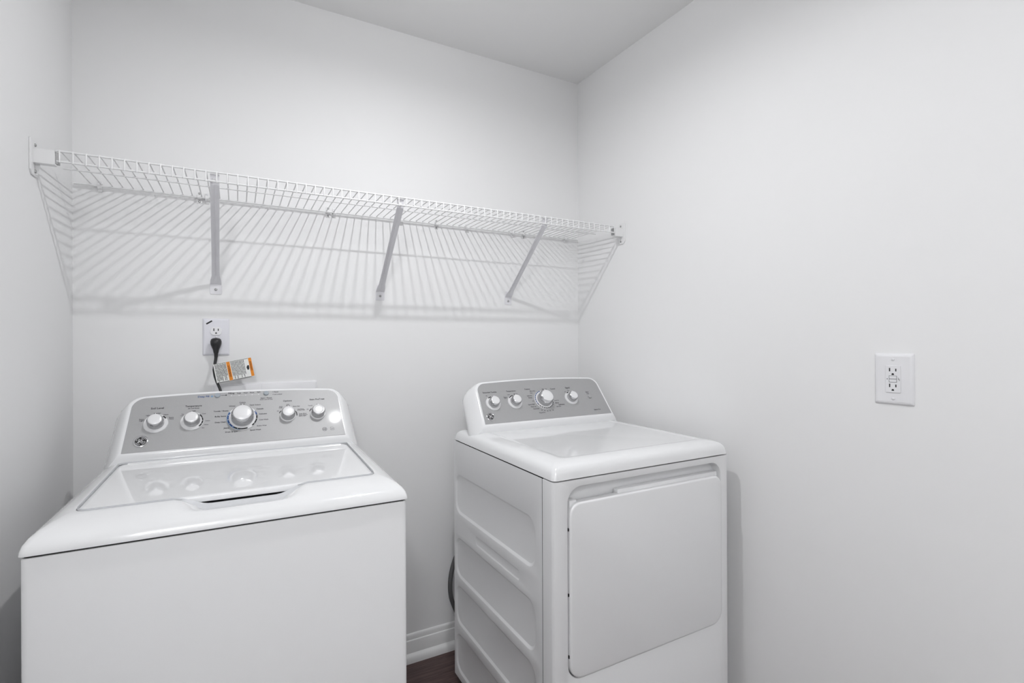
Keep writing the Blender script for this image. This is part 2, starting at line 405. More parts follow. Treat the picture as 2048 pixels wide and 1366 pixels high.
def badge(root, u, s, r):
    o = MB().lathe([(r, 0), (r, 0.0012), (r * 0.93, 0.002), (r * 0.80, 0.0022), (r * 0.76, 0.0018), (0.001, 0.0018)], 40).build('round_badge', 'chrome', root, 30)
    o.location = PF(u, s, 0.0012); o.rotation_euler = (AL, 0, 0)
    MB().lathe([(r * 0.74, 0.0017), (r * 0.74, 0.0023), (r * 0.001, 0.0023)], 36).build('badge_disc', 'black', o, 30)
    q = MB()
    def stroke(pts, w=0.055):
        P = []
        n = 18
        for i in range(n + 1):      # Catmull-Rom through the points
            t = i / n * (len(pts) - 1); k = min(int(t), len(pts) - 2); t -= k
            p = [Vector(pts[max(0, min(len(pts) - 1, k + d))]) for d in (-1, 0, 1, 2)]
            P.append(0.5 * ((2 * p[1]) + (p[2] - p[0]) * t + (2 * p[0] - 5 * p[1] + 4 * p[2] - p[3]) * t * t + (3 * p[1] - p[0] - 3 * p[2] + p[3]) * t ** 3))
        vs = []; fs = []
        for i, p in enumerate(P):
            d = (P[min(i + 1, n)] - P[max(i - 1, 0)]).normalized(); nn = Vector((-d.y, d.x)) * w
            vs += [((p + nn).x * r * 0.72, (p + nn).y * r * 0.72, 0.0025), ((p - nn).x * r * 0.72, (p - nn).y * r * 0.72, 0.0025)]
            if i: fs.append((2*i - 2, 2*i - 1, 2*i + 1, 2*i))
        q.add(vs, fs)
    # script capitals and the four curls of the rim
    stroke([(-0.08, 0.32), (-0.26, 0.46), (-0.46, 0.28), (-0.38, 0.02), (-0.18, 0.05), (-0.08, 0.3), (-0.16, -0.05), (-0.30, -0.42), (-0.52, -0.44), (-0.50, -0.22), (-0.2, -0.08), (0.0, 0.0)], 0.048)
    stroke([(0.50, 0.34), (0.36, 0.50), (0.14, 0.36), (0.18, 0.10), (0.34, 0.06), (0.14, -0.02), (0.06, -0.30), (0.26, -0.50), (0.48, -0.36), (0.46, -0.12), (0.30, -0.14)], 0.048)
    for k in range(4):
        a = R(90 * k + 20)
        pts = [(rr * math.cos(a + d), rr * math.sin(a + d)) for rr, d in ((0.88, 0.0), (0.90, 0.35), (0.88, 0.75), (0.80, 1.05), (0.70, 0.95))]
        stroke(pts, 0.035)
    tag(q.build('badge_monogram', 'plate', o), kind='stuff')
    return o

def front_foot(root, u, v):
    MB().lathe([(0.02, 0), (0.02, 0.006), (0.009, 0.010), (0.009, 0.03)], 14, (u, v)).build('foot', 'black', root, 40)

TOPF = [(0, 0.912), (0.0015, 0.918), (0.006, 0.9265), (0.016, 0.9345), (0.032, 0.9415), (0.055, 0.947), (0.080, 0.9508), (0.0945, 0.952), (0.097, 0.9518)]
def lid_z(v): return 0.952 + 0.008 * (v - 0.097) / 0.403

# ------------------------------------------------------------------ washer
wa = tag(empty('washing_machine', (0.448, -0.824, 0), R(-0.67)), 'white top-loading washing machine with closed lid and five knobs, left of the dryer', 'washing machine')
L = [[(u, v, z) for u, v in rrect(-hw, hw, v0, v1, rr, 6, 10, 10)] for hw, v0, v1, rr, z in
     [(0.3405, 0.003, 0.675, 0.012, 0.024), (0.3405, 0.003, 0.675, 0.012, 0.902), (0.3395, 0.004, 0.674, 0.011, 0.9055), (0.336, 0.008, 0.670, 0.010, 0.9065)]]
MB().loft(L).build('cabinet', 'enamel', wa, 40)
MB().loft([[(u, v, z) for u, v in rrect(-0.3375, 0.3375, 0.0065, 0.671, 0.01)] for z in (0.906, 0.9125)]).build('top_gap_shade', 'dark', wa)  # dark slab standing in for the shade under the top cover
for u in (-0.29, 0.29):
    for v in (0.06, 0.61): front_foot(wa, u, v)
L = []
NF = 72
def wloop(t, z, extra=0.0, drop=0.0, push=0.0):
    """loop between the outer edge (t=0) and the lid opening (t=1); extra insets further, push slides the handle pocket under the lid"""
    hw = 0.343 - 0.053 * t - extra; v0 = 0.097 * t + extra; v1 = 0.680 - 0.180 * t - extra
    out = []
    for u, v in rrect(-hw, hw, v0, v1, [0.010 + 0.012 * t] * 2 + [0.014, 0.014], 6, 16, NF):
        zz = z - drop + (lid_z(v) - 0.952) * t * (1 if v > 0.12 else 0)
        if v < 0.2 and abs(u) < 0.25:
            w = sstep(-0.128, -0.060, u) * (1 - sstep(0.066, 0.134, u)); bl = sstep(0.20, 1.0, t)
            v -= 0.032 * w * bl - push * w; zz -= 0.0208 * w * bl
        out.append((u, v, zz))
    return out
L.append(wloop(0.05, 0.9105)); L.append(wloop(0.0, 0.9105))
for d, z in TOPF: L.append(wloop(d / 0.097, z))
L.append(wloop(1.0, 0.9518, 0.0006, 0.0014, 0.0035))
MB().loft(L, cap0=False, cap1=False).build('top_cover', 'gloss', wa, 50)
L = [wloop(1.0, 0.9518, ex, dp, pu) for ex, dp, pu in ((0.0006, 0.0014, 0.0035), (0.0010, 0.0024, 0.010), (0.0013, 0.0006, 0.020), (0.0016, -0.0040, 0.033), (0.0020, 0.004, 0.043), (0.006, 0.020, 0.050))]
MB().loft(L, cap0=False).build('handle_pocket', 'pocket', wa, 50)
# strip coloured as the shade in the lid gap, open at the handle
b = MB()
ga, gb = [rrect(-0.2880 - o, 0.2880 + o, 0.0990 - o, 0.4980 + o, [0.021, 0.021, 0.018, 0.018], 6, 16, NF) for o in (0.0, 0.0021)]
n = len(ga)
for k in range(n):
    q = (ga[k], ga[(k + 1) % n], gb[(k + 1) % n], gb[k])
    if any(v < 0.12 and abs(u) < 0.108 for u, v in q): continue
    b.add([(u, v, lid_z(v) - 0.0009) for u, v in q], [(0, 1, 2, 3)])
b.build('lid_gap_shade', 'surround', wa)
def lloop(ins, dz): return [(u, v, lid_z(v) + dz) for u, v in rrect(-0.2875 + ins, 0.2875 - ins, 0.0995 + ins, 0.4975 - ins, [0.020, 0.020, 0.024, 0.024], 6, 12, 12)]
lid = MB().loft([lloop(0.006, -0.014), lloop(0.001, -0.0125), lloop(0, -0.010), lloop(0, -0.004), lloop(0.0012, -0.0012), lloop(0.004, 0), lloop(0.010, 0.0002)]).build('lid', 'lid', wa, 40)
b = MB(); L = []
for u in (-0.268, 0.268):
    L.append([(u, v, lid_z(v) + z) for v, z in ((0.476, 0), (0.477, 0.0012), (0.480, 0.0022), (0.487, 0.0026), (0.491, 0.0022), (0.493, 0.0))])
b.loft(L).build('hinge_strip', 'gloss', lid, 30)
wc, wf = console(wa)
KS, KB, KP = (0.0295, 0.0205, 0.027), (0.0415, 0.0305, 0.036), (0.0232, 0.0205, 0.027)
for u, k in ((-0.218, KS), (-0.131, KS), (-0.002, KB), (0.124, KP), (0.212, KP)): knob(wa, u, 0.0845, k)
for u, mname in ((-0.0695, 'bluebtn'), (0.0642, 'bluebtn')):
    o = MB().lathe([(0.0078, 0), (0.0078, 0.003), (0.0068, 0.0042), (0.001, 0.0046)], 24).build('push_button', mname, wa, 40)
    o.location = PF(u, 0.1683, 0.0012); o.rotation_euler = (AL, 0, 0)
badge(wa, -0.2483, 0.032, 0.0172)
W_TEXT = [('Soil Level', -0.2179, 0.1349, 0.0308), ('Extra', -0.252, 0.1011, 0.011), ('Light', -0.2516, 0.0964, 0.011), ('Light', -0.2382, 0.1122, 0.0093), ('Normal', -0.2173, 0.1181, 0.015), ('Heavy', -0.1957, 0.1122, 0.0115), ('Extra', -0.1825, 0.1017, 0.0107), ('Heavy', -0.182, 0.0969, 0.0112), ('Temperature', -0.1298, 0.1352, 0.0416), ('All Cold Rinses', -0.1295, 0.1282, 0.0287), ('Cold', -0.1291, 0.1192, 0.0096), ('Tap', -0.1559, 0.11, 0.0058), ('Cold', -0.1567, 0.1054, 0.0077), ('Cool', -0.1028, 0.1078, 0.0089), ('Colors', -0.0925, 0.0835, 0.0118), ('Warm', -0.0957, 0.0707, 0.0108), ('Hot', -0.1031, 0.0608, 0.0064),
          ('Filling', -0.0326, 0.1737, 0.0165), ('Soak', -0.0116, 0.1734, 0.0112), ('Wash', 0.0064, 0.1736, 0.0117), ('Rinse', 0.0243, 0.1737, 0.0115), ('Spin', 0.0429, 0.1739, 0.0096), ('Start / Pause', 0.0639, 0.1514, 0.032), ('Hold 3 secs to Stop', 0.0639, 0.1456, 0.0354), ('Pause', 0.0931, 0.1722, 0.0125), ('Lid Locked', 0.098, 0.1629, 0.0228), ('Colors', -0.0021, 0.1394, 0.0164), ('Normal', -0.0021, 0.134, 0.0134), ('Whites', -0.0301, 0.1283, 0.017), ('Towels / Sheets', -0.0591, 0.1131, 0.0387), ('Bulky Items', -0.0601, 0.0945, 0.0289), ('Deep Clean', -0.06, 0.0748, 0.0281), ('Jeans', -0.0444, 0.054, 0.0145), ('Drain & Spin', -0.031, 0.0403, 0.0314), ('Speed Wash', 0.0322, 0.041, 0.0293), ('Active Wear', 0.0495, 0.0545, 0.0277), ('Cold Wash', 0.0551, 0.0746, 0.0253), ('Delicates', 0.0536, 0.0951, 0.0217), ('Casuals', 0.0456, 0.1135, 0.0193), ('Dark Colors', 0.0326, 0.1284, 0.0297), ('Options', 0.1246, 0.1359, 0.0254), ('Auto', 0.1045, 0.117, 0.0094), ('Soak', 0.1042, 0.1127, 0.0098), ('2nd', 0.1249, 0.1237, 0.007), ('Rinse', 0.1252, 0.1194, 0.0099), ('Extra Spin', 0.15, 0.1144, 0.0201), ('2nd Rinse', 0.162, 0.1034, 0.0191), ('& Extra Spin', 0.1633, 0.0995, 0.0222), ('Off', 0.0953, 0.1011, 0.0053), ('Deep Rinse', 0.1671, 0.0859, 0.0219), ('Fabric Softener', 0.1687, 0.0823, 0.0255), ('Extra Spin', 0.1659, 0.0781, 0.0205), ('Stain PreTreat', 0.2133, 0.1369, 0.0461), ('Tomato', 0.1912, 0.1144, 0.0138), ('Wine', 0.2129, 0.118, 0.0063), ('Off', 0.182, 0.1011, 0.0057)]
pf = lambda x, y: PF(x, y, FH)
b = MB()
for s, u, v, w in W_TEXT: put_text(b, s, u, v, w, pf)
for u, v in ((0.0835, 0.1722), (0.0835, 0.1629)): dot(b, u, v, 0.0011, FH)
bar(b, -0.0600, 0.1683, -0.047, 0.1683, 0.0011, FH); dot(b, -0.0465, 0.1683, 0.002, FH)
ring_arc(b, 0.2278, 0.0251, 0.0058, 0.0068, 0, 360, FH, 28); put_text(b, 'HE', 0.2278, 0.0251, 0.0085, pf)
for a in (((0.2455, 0.0205), (0.2455, 0.0305)), ((0.2455, 0.0305), (0.2518, 0.0305)), ((0.2518, 0.0305), (0.2562, 0.027)), ((0.2562, 0.027), (0.2562, 0.0205)), ((0.2562, 0.0205), (0.2455, 0.0205))): bar(b, *a[0], *a[1], 0.0006, FH)
put_text(b, 'Low', 0.2508, 0.0245, 0.007, pf)
tag(b.build('panel_lettering', 'ink', wf), kind='stuff')
b = MB(); put_text(b, 'Deep Fill', -0.1055, 0.166, 0.0289, pf); tag(b.build('blue_lettering', 'blue', wf), kind='stuff')
b = MB(); dot(b, -0.0837, 0.1662, 0.0035, FH, 14); b.build('blue_drop', 'sky', wf)
b = MB()
for k, u in enumerate((-0.0326, -0.0116, 0.0064, 0.0243, 0.0429)): dot(b, u, 0.1655, 0.0012, FH)
bar(b, -0.0326, 0.1655, 0.0429, 0.1655, 0.0004, FH)
tag(b.build('indicator_lights', 'plate', wf), kind='stuff')
HB = 0.0056
def arc_part(par, name, m, *a): q = MB(); ring_arc(q, *a); return q.build(name, m, par)
for a in ((-0.002, 0.0845, 0.0365, 0.0405, 235, 290, HB), (-0.002, 0.0845, 0.0365, 0.0405, 312, 372, HB), (-0.131, 0.0845, 0.0245, 0.0280, -50, 48, HB), (-0.218, 0.0845, 0.0245, 0.0280, 30, 52, HB),
          (0.124, 0.0845, 0.0245, 0.0270, 140, 160, FH), (0.124, 0.0845, 0.0245, 0.0270, -8, 28, FH), (0.212, 0.0845, 0.0245, 0.0270, 135, 160, FH)): arc_part(wf, 'dial_arc', 'ink', *a)
for a in ((150, 235), (12, 30)): arc_part(wf, 'blue_dial_arc', 'blue', -0.002, 0.0845, 0.0365, 0.0405, *a, HB)
arc_part(wf, 'light_blue_dial_edge', 'sky', -0.002, 0.0845, 0.0405, 0.0418, 150, 260, HB - 0.0003)
b = MB()
for a in (165, 188, 208, 228, 250, 325, 350, 8, 25): dot(b, -0.002 + 0.0385 * math.cos(R(a)), 0.0845 + 0.0385 * math.sin(R(a)), 0.0011, HB + 0.0002)
for a in (-48, -25, -4, 20, 45): dot(b, -0.131 + 0.0262 * math.cos(R(a)), 0.0845 + 0.0262 * math.sin(R(a)), 0.0009, HB + 0.0002)
tag(b.build('dial_dots', 'plate', wf), kind='stuff')

# ------------------------------------------------------------------ dryer
c_, s_ = math.cos(R(0.3)), math.sin(R(0.3))
dr = tag(empty('clothes_dryer', (1.166 + 0.343 * c_, -0.874 + 0.343 * s_, 0), R(0.3)), 'white front-loading clothes dryer with a hamper door and four knobs, in the right corner', 'dryer')
MB().loft([[(u, v, z) for u, v in rrect(-0.330, 0.330, 0.034, 0.672, 0.005)] for z in (0.04, 0.915)]).build('inner_frame', 'dark', dr)
# front panel with door recess, wrapped round both corners
def uz(u0, u1, z0, z1, r, v): return [(u, v, z) for u, z in rrect(u0 - 0.343, u1 - 0.343, z0, z1, r, 8, 12, 14)]
hole = (0.0445, 0.6520, 0.3655, 0.889)
L = [uz(0, 0.686, 0.022, 0.9065, 0.002, 0.053), uz(0, 0.686, 0.022, 0.9065, 0.002, 0.012), uz(0.0012, 0.6848, 0.022, 0.9065, 0.002, 0.006), uz(0.0045, 0.6815, 0.0225, 0.906, 0.002, 0.0018), uz(0.011, 0.675, 0.023, 0.9055, 0.002, 0),
     uz(*hole, 0.046, 0.0), uz(hole[0] + 0.0015, hole[1] - 0.0015, hole[2] + 0.0015, hole[3] - 0.0015, 0.0445, 0.001), uz(hole[0] + 0.003, hole[1] - 0.003, hole[2] + 0.003, hole[3] - 0.003, 0.043, 0.005),
     uz(hole[0] + 0.004, hole[1] - 0.004, hole[2] + 0.004, hole[3] - 0.004, 0.042, 0.030)]
MB().loft(L, cap0=False).build('front_panel', 'enamel', dr, 35)
# door
dd = (0.0500, 0.6490, 0.3700, 0.8455)
def dloop(i, v): return uz(dd[0] + i, dd[1] - i, dd[2] + i, dd[3] - i, [0.043 - i, 0.043 - i, 0.034 - i, 0.034 - i], v)
door = MB().loft([dloop(0.001, 0.0195), dloop(0, 0.018), dloop(0, -0.001), dloop(0.001, -0.0035), dloop(0.0032, -0.0055), dloop(0.007, -0.0062)]).build('door', 'enamel', dr, 35)
MB().box((0.223 - 0.343, 0.006, 0.82), (0.640 - 0.343, 0.0265, 0.8565)).build('door_ledge', 'enamel', door, 40, bevel=0.003)
MB().box((0.056 - 0.343, 0.006, 0.80), (0.080 - 0.343, 0.0265, 0.8500)).build('door_ledge', 'enamel', door, 40, bevel=0.003)
for z in (0.775, 0.60, 0.435): MB().box((0.0470 - 0.343, -0.0005, z - 0.004), (0.0510 - 0.343, 0.004, z + 0.004)).build('door_bumper', 'black', door, bevel=0.001)
# side panels; the left one carries pressed recesses
b = MB()
V0, V1 = 0.0552, 0.681
def side_band(z0, z1, pill):
    def q(v0, v1, a, c, r, d): return [(-0.343 + d, v, z) for v, z in rrect(v0, v1, a, c, r, 8, 4, 16)]
    p0, p1, a, c, r, dep = pill
    w = 0.0100 if dep > 0.004 else 0.006
    b.loft([q(V0, V1, z0, z1, 0.0003, 0), q(p0, p1, a, c, r, 0), q(p0 + w*0.2, p1 - w*0.2, a + w*0.2, c - w*0.2, r - w*0.2, dep * 0.1), q(p0 + w*0.8, p1 - w*0.8, a + w*0.8, c - w*0.8, r - w*0.8, dep * 0.9), q(p0 + w, p1 - w, a + w, c - w, r - w, dep)], cap0=False)
side_band(0.022, 0.2115, (0.090, 0.668, 0.048, 0.194, 0.045, 0.005))
side_band(0.2115, 0.388, (0.090, 0.668, 0.226, 0.373, 0.045, 0.005))
side_band(0.388, 0.5615, (0.090, 0.668, 0.402, 0.551, 0.045, 0.005))
side_band(0.5615, 0.623, (0.178, 0.490, 0.573, 0.607, 0.014, 0.0018))
side_band(0.623, 0.9065, (0.090, 0.668, 0.638, 0.787, 0.045, 0.005))
b.build('side_panel', 'enamel', dr, 30)
MB().box((0.3385, V0, 0.022), (0.343, V1, 0.9065)).build('side_panel', 'enamel', dr, bevel=0.001)
MB().box((-0.338, 0.674, 0.03), (0.338, 0.680, 0.905)).build('back_panel', 'enamel', dr)
for u in (-0.29, 0.29):
    for v in (0.06, 0.61): front_foot(dr, u, v)
# top: rim falling to the edges and a shallow flat deck
TD = [(0.003, 0.9095), (0, 0.9100), (0.0008, 0.915), (0.0025, 0.926), (0.006, 0.9365), (0.012, 0.9435), (0.022, 0.9485), (0.036, 0.9520), (0.050, 0.9538), (0.056, 0.9537), (0.060, 0.9531), (0.064, 0.9525), (0.069, 0.9523)]
L = []
for d, z in TD:
    kx = 1.18
    L.append([(u, v, z) for u, v in rrect(-0.3435 + d * kx, 0.3435 - d * kx, -0.002 + d, 0.681 - d * 1.6, [0.014 + d * 0.2] * 2 + [0.012] * 2, 8, 16, 16)])
MB().loft(L, cap0=False).build('top_cover', 'gloss', dr, 50)
dc, df = console(dr)
for u, k in ((-0.2331, KS), (-0.1405, KS), (-0.0105, KB), (0.1207, KS)): knob(dr, u, 0.0825, k)
o = MB().lathe([(0.0078, 0), (0.0078, 0.004), (0.0068, 0.0055), (0.001, 0.006)], 24).build('push_button', 'silver', dr, 40)
o.location = PF(0.213, 0.0824, 0.0012); o.rotation_euler = (AL, 0, 0)
badge(dr, -0.2592, 0.0287, 0.0165)
D_TEXT = [('Extended Tumble', -0.2328, 0.1311, 0.0577), ('Off', -0.2506, 0.1168, 0.0066), ('Temperature', -0.1419, 0.1307, 0.0412), ('Low', -0.1569, 0.1163, 0.010), ('Extra', -0.1741, 0.106, 0.0134), ('Low', -0.1749, 0.1011, 0.010), ('Medium', -0.1255, 0.1175, 0.0169), ('Cottons', -0.0673, 0.136, 0.0253), ('More Dry', -0.0463, 0.1256, 0.0241), ('Dry', -0.0552, 0.1168, 0.010), ('Less Dry', -0.0672, 0.1051, 0.0224), ('Damp', -0.0673, 0.0961, 0.0159), ('Off', -0.0602, 0.0811, 0.0069), ('Quick Fluff', -0.0734, 0.0662, 0.0289), ('Warm Up', -0.0677, 0.0557, 0.024), ('Dewrinkle', -0.0583, 0.0468, 0.026), ('20', -0.0356, 0.039, 0.006), ('30', -0.024, 0.0356, 0.006), ('40', -0.012, 0.0331, 0.006), ('50', -0.0003, 0.0337, 0.006), ('60', 0.014, 0.0351, 0.006), ('Timed Dry', -0.0384, 0.0274, 0.028), ('Speed Dry', 0.0477, 0.0762, 0.0214), ('Mixed', 0.0449, 0.0656, 0.0156), ('Delicates', 0.0635, 0.0571, 0.028), ('Less Dry', 0.0466, 0.0489, 0.0226), ('Casuals', 0.05, 0.1309, 0.024), ('More Dry', 0.012, 0.1311, 0.024), ('Signal', 0.1224, 0.1309, 0.0224), ('Off', 0.1033, 0.1129, 0.0065), ('On', 0.1205, 0.1183, 0.0069), ('Start', 0.2112, 0.106, 0.0158), ('Push', 0.2116, 0.098, 0.0108), ('Sensor Dry', 0.2248, 0.0207, 0.0334)]
b = MB()
for s, u, v, w in D_TEXT: put_text(b, s, u, v, w, pf)
tag(b.build('panel_lettering', 'ink', df), kind='stuff')
for a in range(205, 345, 14): arc_part(df, 'dial_arc', 'ink', -0.0105, 0.0825, 0.0368, 0.0402, a, a + 10, HB, 5)
for a in ((350, 378), (25, 75)): arc_part(df, 'dial_arc', 'ink', -0.0105, 0.0825, 0.0368, 0.0402, *a, HB)
for u, a0, a1 in ((-0.2331, 95, 125), (-0.1405, 95, 140), (0.1207, 100, 125)): arc_part(df, 'dial_arc', 'ink', u, 0.0825, 0.0245, 0.0280, a0, a1, HB)
for a in range(100, 200, 14): arc_part(df, 'blue_dial_arc', 'blue', -0.0105, 0.0825, 0.0368, 0.0402, a, a + 11, HB, 5)

# ================================================================== wire shelf
ZS = 1.7655; YS = -0.318; ZL = ZS - 0.026
sh = tag(empty('wire_shelf', (0, 0, ZS)), 'long white wire shelf with a front lip mounted across the back wall', 'shelf')
def rail(name, y, z, x0, x1, r):
    MB().tube([(x0, y, z - ZS), (x1, y, z - ZS)], r, 8).build(name, 'wire', sh, 60)
rail('front_top_rail', YS, ZS, 0.040, 1.842, 0.0029); rail('front_lip_rail', YS, ZL, 0.040, 1.842, 0.0029)
rail('back_rail', -0.012, ZS - 0.001, 0.006, 1.876, 0.0030); rail('middle_rail', -0.160, ZS - 0.0008, 0.016, 1.868, 0.0022)
dwm = None
for k in range(69):
    x = 0.0460 + 0.02640 * k
    if dwm is None:
        rw = 0.0018; z0 = 0.0030
        b = MB(); b.tube([(0, -0.010, z0), (0, YS + 0.004, z0), (0, YS - 0.0008, z0 - 0.001), (0, YS - 0.0034, z0 - 0.005), (0, YS - 0.0034, ZL - ZS - 0.003)], rw, 6)
        o = b.build('deck_wire', 'wire', sh, 60); dwm = o.data
    else: o = link('deck_wire', dwm, sh)
    o.location = (x, 0, 0)

# diagonal braces
def brace(x0, x1, label):
    t = tag(empty('shelf_brace', (x0, 0, 1.462)), label, 'shelf brace', 'diagonal braces under the wire shelf')
    dx = x1 - x0
    # flared foot plate flat on the wall
    prof = [(-0.0175, -0.016), (-0.0150, -0.0185), (0.0150, -0.0185), (0.0175, -0.016), (0.0178, 0.010), (0.0150, 0.024), (0.0112, 0.040), (-0.0112, 0.040), (-0.0150, 0.024), (-0.0178, 0.010)]
    MB().loft([[(x, 0, z) for x, z in prof], [(x, -0.0018, z) for x, z in prof]]).build('foot_plate', 'strut', t, bevel=0.0006, seg=1)
    screw(t, (0, -0.0018, -0.002), (0, -1, 0), 0.0045)
    # channel strap: V-shaped below, flat above
    P0 = Vector((0, -0.003, 0.016)); P1 = Vector((dx, YS + 0.012, ZL - 1.462 - 0.006)); P2 = Vector((dx, YS + 0.0065, ZS - 1.462 - 0.004))
    d = (P1 - P0).normalized(); side = Vector((1, 0, 0)); nrm = side.cross(d).normalized()
    if nrm.y > 0: nrm = -nrm
    L = []
    for k, hw, vd in ((0.0, 0.0165, 0.0015), (0.05, 0.0155, 0.003), (0.10, 0.0118, 0.0075), (0.3, 0.0110, 0.0075), (0.6, 0.0112, 0.0065), (0.85, 0.0116, 0.004), (1.0, 0.0116, 0.0012)):
        p = P0.lerp(P1, k); th = 0.0014
        # open V channel: edges stand towards the room, crease towards the wall
        L.append([p - side * hw + nrm * th, p - side * hw * 0.35 - nrm * vd * 0.55 + nrm * th, p - nrm * vd + nrm * th, p + side * hw * 0.35 - nrm * vd * 0.55 + nrm * th, p + side * hw + nrm * th,
                  p + side * hw, p + side * hw * 0.35 - nrm * vd * 0.55, p - nrm * vd, p - side * hw * 0.35 - nrm * vd * 0.55, p - side * hw])
    hw = 0.0116
    L.append([P2 + Vector((a * hw, -b_, 0)) for a, b_ in ((-1, 0.0014), (-0.35, 0.0014), (0, 0.0014), (0.35, 0.0014), (1, 0.0014), (1, 0), (0.35, 0), (0, 0), (-0.35, 0), (-1, 0))])
    MB().loft(L).build('strap', 'strut', t, 30)
    b = MB(); b.tube([(dx - 0.0116, YS + 0.005, ZS - 1.462 - 0.005), (dx + 0.0116, YS + 0.005, ZS - 1.462 - 0.005)], 0.0018, 8).build('hook', 'strut', t, 50)
    b = MB(); b.lathe([(0.0032, 0), (0.0032, 0.001), (0.0015, 0.002)], 10)
    o = b.build('rivet', 'wire', t, 50, (dx - 0.001, YS + 0.0035, ZL - 1.462 + 0.006)); o.rotation_euler = (R(90), 0, 0)
    return t
brace(0.376, 0.384, 'white diagonal shelf brace nearest the left wall, above the washer outlet')
brace(0.932, 0.925, 'white diagonal shelf brace in the middle of the three')
brace(1.501, 1.501, 'white diagonal shelf brace nearest the right wall, above the dryer')

# end brackets on the side walls
def end_bracket(loc, rot, mirror, label, xe):
    """plate against a side wall, channel arm holding the shelf front; local +x points into the room when mirror is 1"""
    t = tag(empty('shelf_end_bracket', loc, rot), label, 'shelf bracket', 'end brackets of the wire shelf')
    m = mirror
    pl = [(-0.0205, -0.036), (-0.010, -0.047), (0.0205, -0.047), (0.0205, 0.043), (-0.0205, 0.043)]
    MB().loft([[(0, y, z) for y, z in pl], [(0.0045 * m, y, z) for y, z in pl]]).build('wall_plate', 'wire', t, bevel=0.0012)
    # arm: front web, top and bottom flanges
    L = xe
    b = MB()
    x0, x1 = (0.004 * m, L * m)
    lo, hi = min(x0, x1), max(x0, x1)
    b.box((lo, -0.0085, -0.0155), (hi, -0.0060, 0.0195)); b.box((lo, -0.0085, 0.0180), (hi, 0.012, 0.0200)); b.box((lo, -0.0085, -0.0165), (hi, 0.012, -0.0145))
    b.build('arm', 'wire', t, 30, bevel=0.0006, seg=1)
    e0, e1 = (L * m, (L + 0.0065) * m)
    MB().box((min(e0, e1), -0.004, -0.013), (max(e0, e1), 0.010, 0.016)).build('arm_end_shade', 'screw', t, bevel=0.001)  # grey block set in for the shade of the open arm end
    g = [(0.004 * m, -0.016), (0.014 * m, -0.016), (0.0085 * m, -0.043), (0.004 * m, -0.043)]
    MB().loft([[(x, 0.006, z) for x, z in g], [(x, 0.009, z) for x, z in g]]).build('gusset', 'wire', t)
    for z in (0.030, -0.036): screw(t, (0.0045 * m, 0.004, z), (m, 0, 0), 0.0042)
    return t
end_bracket((xleft(-0.313), -0.313, 1.745), math.atan2(-KL, 1), 1, 'white end bracket screwed to the left wall', 0.0455)
end_bracket((xright(-0.305), -0.308, 1.743), math.atan2(KR, 1), -1, 'white end bracket screwed to the right wall', 0.0475)

# clips along the back rail
def hook_clip(x, label):
    t = tag(empty('shelf_clip', (x, 0, ZS)), label, 'shelf clip', 'hook clips along the back rail')
    pr = [(0, 0.016), (-0.0035, 0.017), (-0.005, 0.008), (-0.012, 0.0065), (-0.0172, 0.003), (-0.0180, -0.003), (-0.0155, -0.0085), (-0.0100, -0.0105), (-0.006, -0.0095), (-0.004, -0.017), (0, -0.018)]
    MB().loft([[(-0.0055, y, z) for y, z in pr], [(0.0055, y, z) for y, z in pr]]).build('clip_body', 'wire', t, 30, bevel=0.0006, seg=1)
    screw(t, (0, -0.0042, 0.0125), (0, -1, 0), 0.0032, 'pin', 'strut')
    return t
def anchor_clip(x, label):
    t = tag(empty('shelf_anchor', (x, 0, ZS)), label, 'shelf anchor', 'two-screw anchors along the back rail')
    pl = rrect(-0.0075, 0.0075, -0.0185, 0.0200, 0.002, 3, 2, 2)
    MB().loft([[(a, 0, z) for a, z in pl], [(a, -0.0025, z) for a, z in pl]]).build('back_plate', 'wire', t, 30)
    pr = [(-0.0025, 0.0060), (-0.012, 0.0060), (-0.0170, 0.002), (-0.0175, -0.003), (-0.014, -0.007), (-0.0025, -0.007)]
    MB().loft([[(-0.006, y, z) for y, z in pr], [(0.006, y, z) for y, z in pr]]).build('saddle', 'wire', t, 30, bevel=0.0006, seg=1)
    screw(t, (0, -0.0025, 0.0140), (0, -1, 0), 0.0038); screw(t, (0, -0.0025, -0.0135), (0, -1, 0), 0.0038)
    return t
ORD = ['first', 'second', 'third', 'fourth', 'fifth', 'sixth', 'seventh']
for k, x in enumerate((0.068, 0.352, 0.761, 1.016, 1.300, 1.523, 1.806)):
    hook_clip(x, 'small white hook clip on the shelf back rail, %s of seven from left' % ORD[k])
for k, x in enumerate((0.330, 0.739, 1.165, 1.580)):
    anchor_clip(x, 'white two-screw anchor on the shelf back rail, %s of four from left' % ORD[k])

# ================================================================== outlets
def plate_loops(w, h, d, bev):
    out = []
    for i, y in ((0.0, 0.0), (0.0002, -0.0015), (bev * 0.45, -d * 0.75), (bev, -d), (bev + 0.001, -d)):
        out.append([(x, y, z) for x, z in rrect(-w/2 + i, w/2 - i, -h/2 + i, h/2 - i, 0.003, 4, 2, 2)])
    return out
def slot_box(mb, x, z, w, h, y): mb.box((x - w/2, y - 0.0002, z - h/2), (x + w/2, y + 0.0004, z + h/2))
def ground(mb, x, z, r, y):
    P = [(x + r * math.cos(R(a)), z + r * math.sin(R(a))) for a in range(0, 181, 20)] + [(x - r, z - r * 0.75), (x + r, z - r * 0.75)]
    mb.loft([[(a, y + 0.0004, c) for a, c in P], [(a, y - 0.0002, c) for a, c in P]])
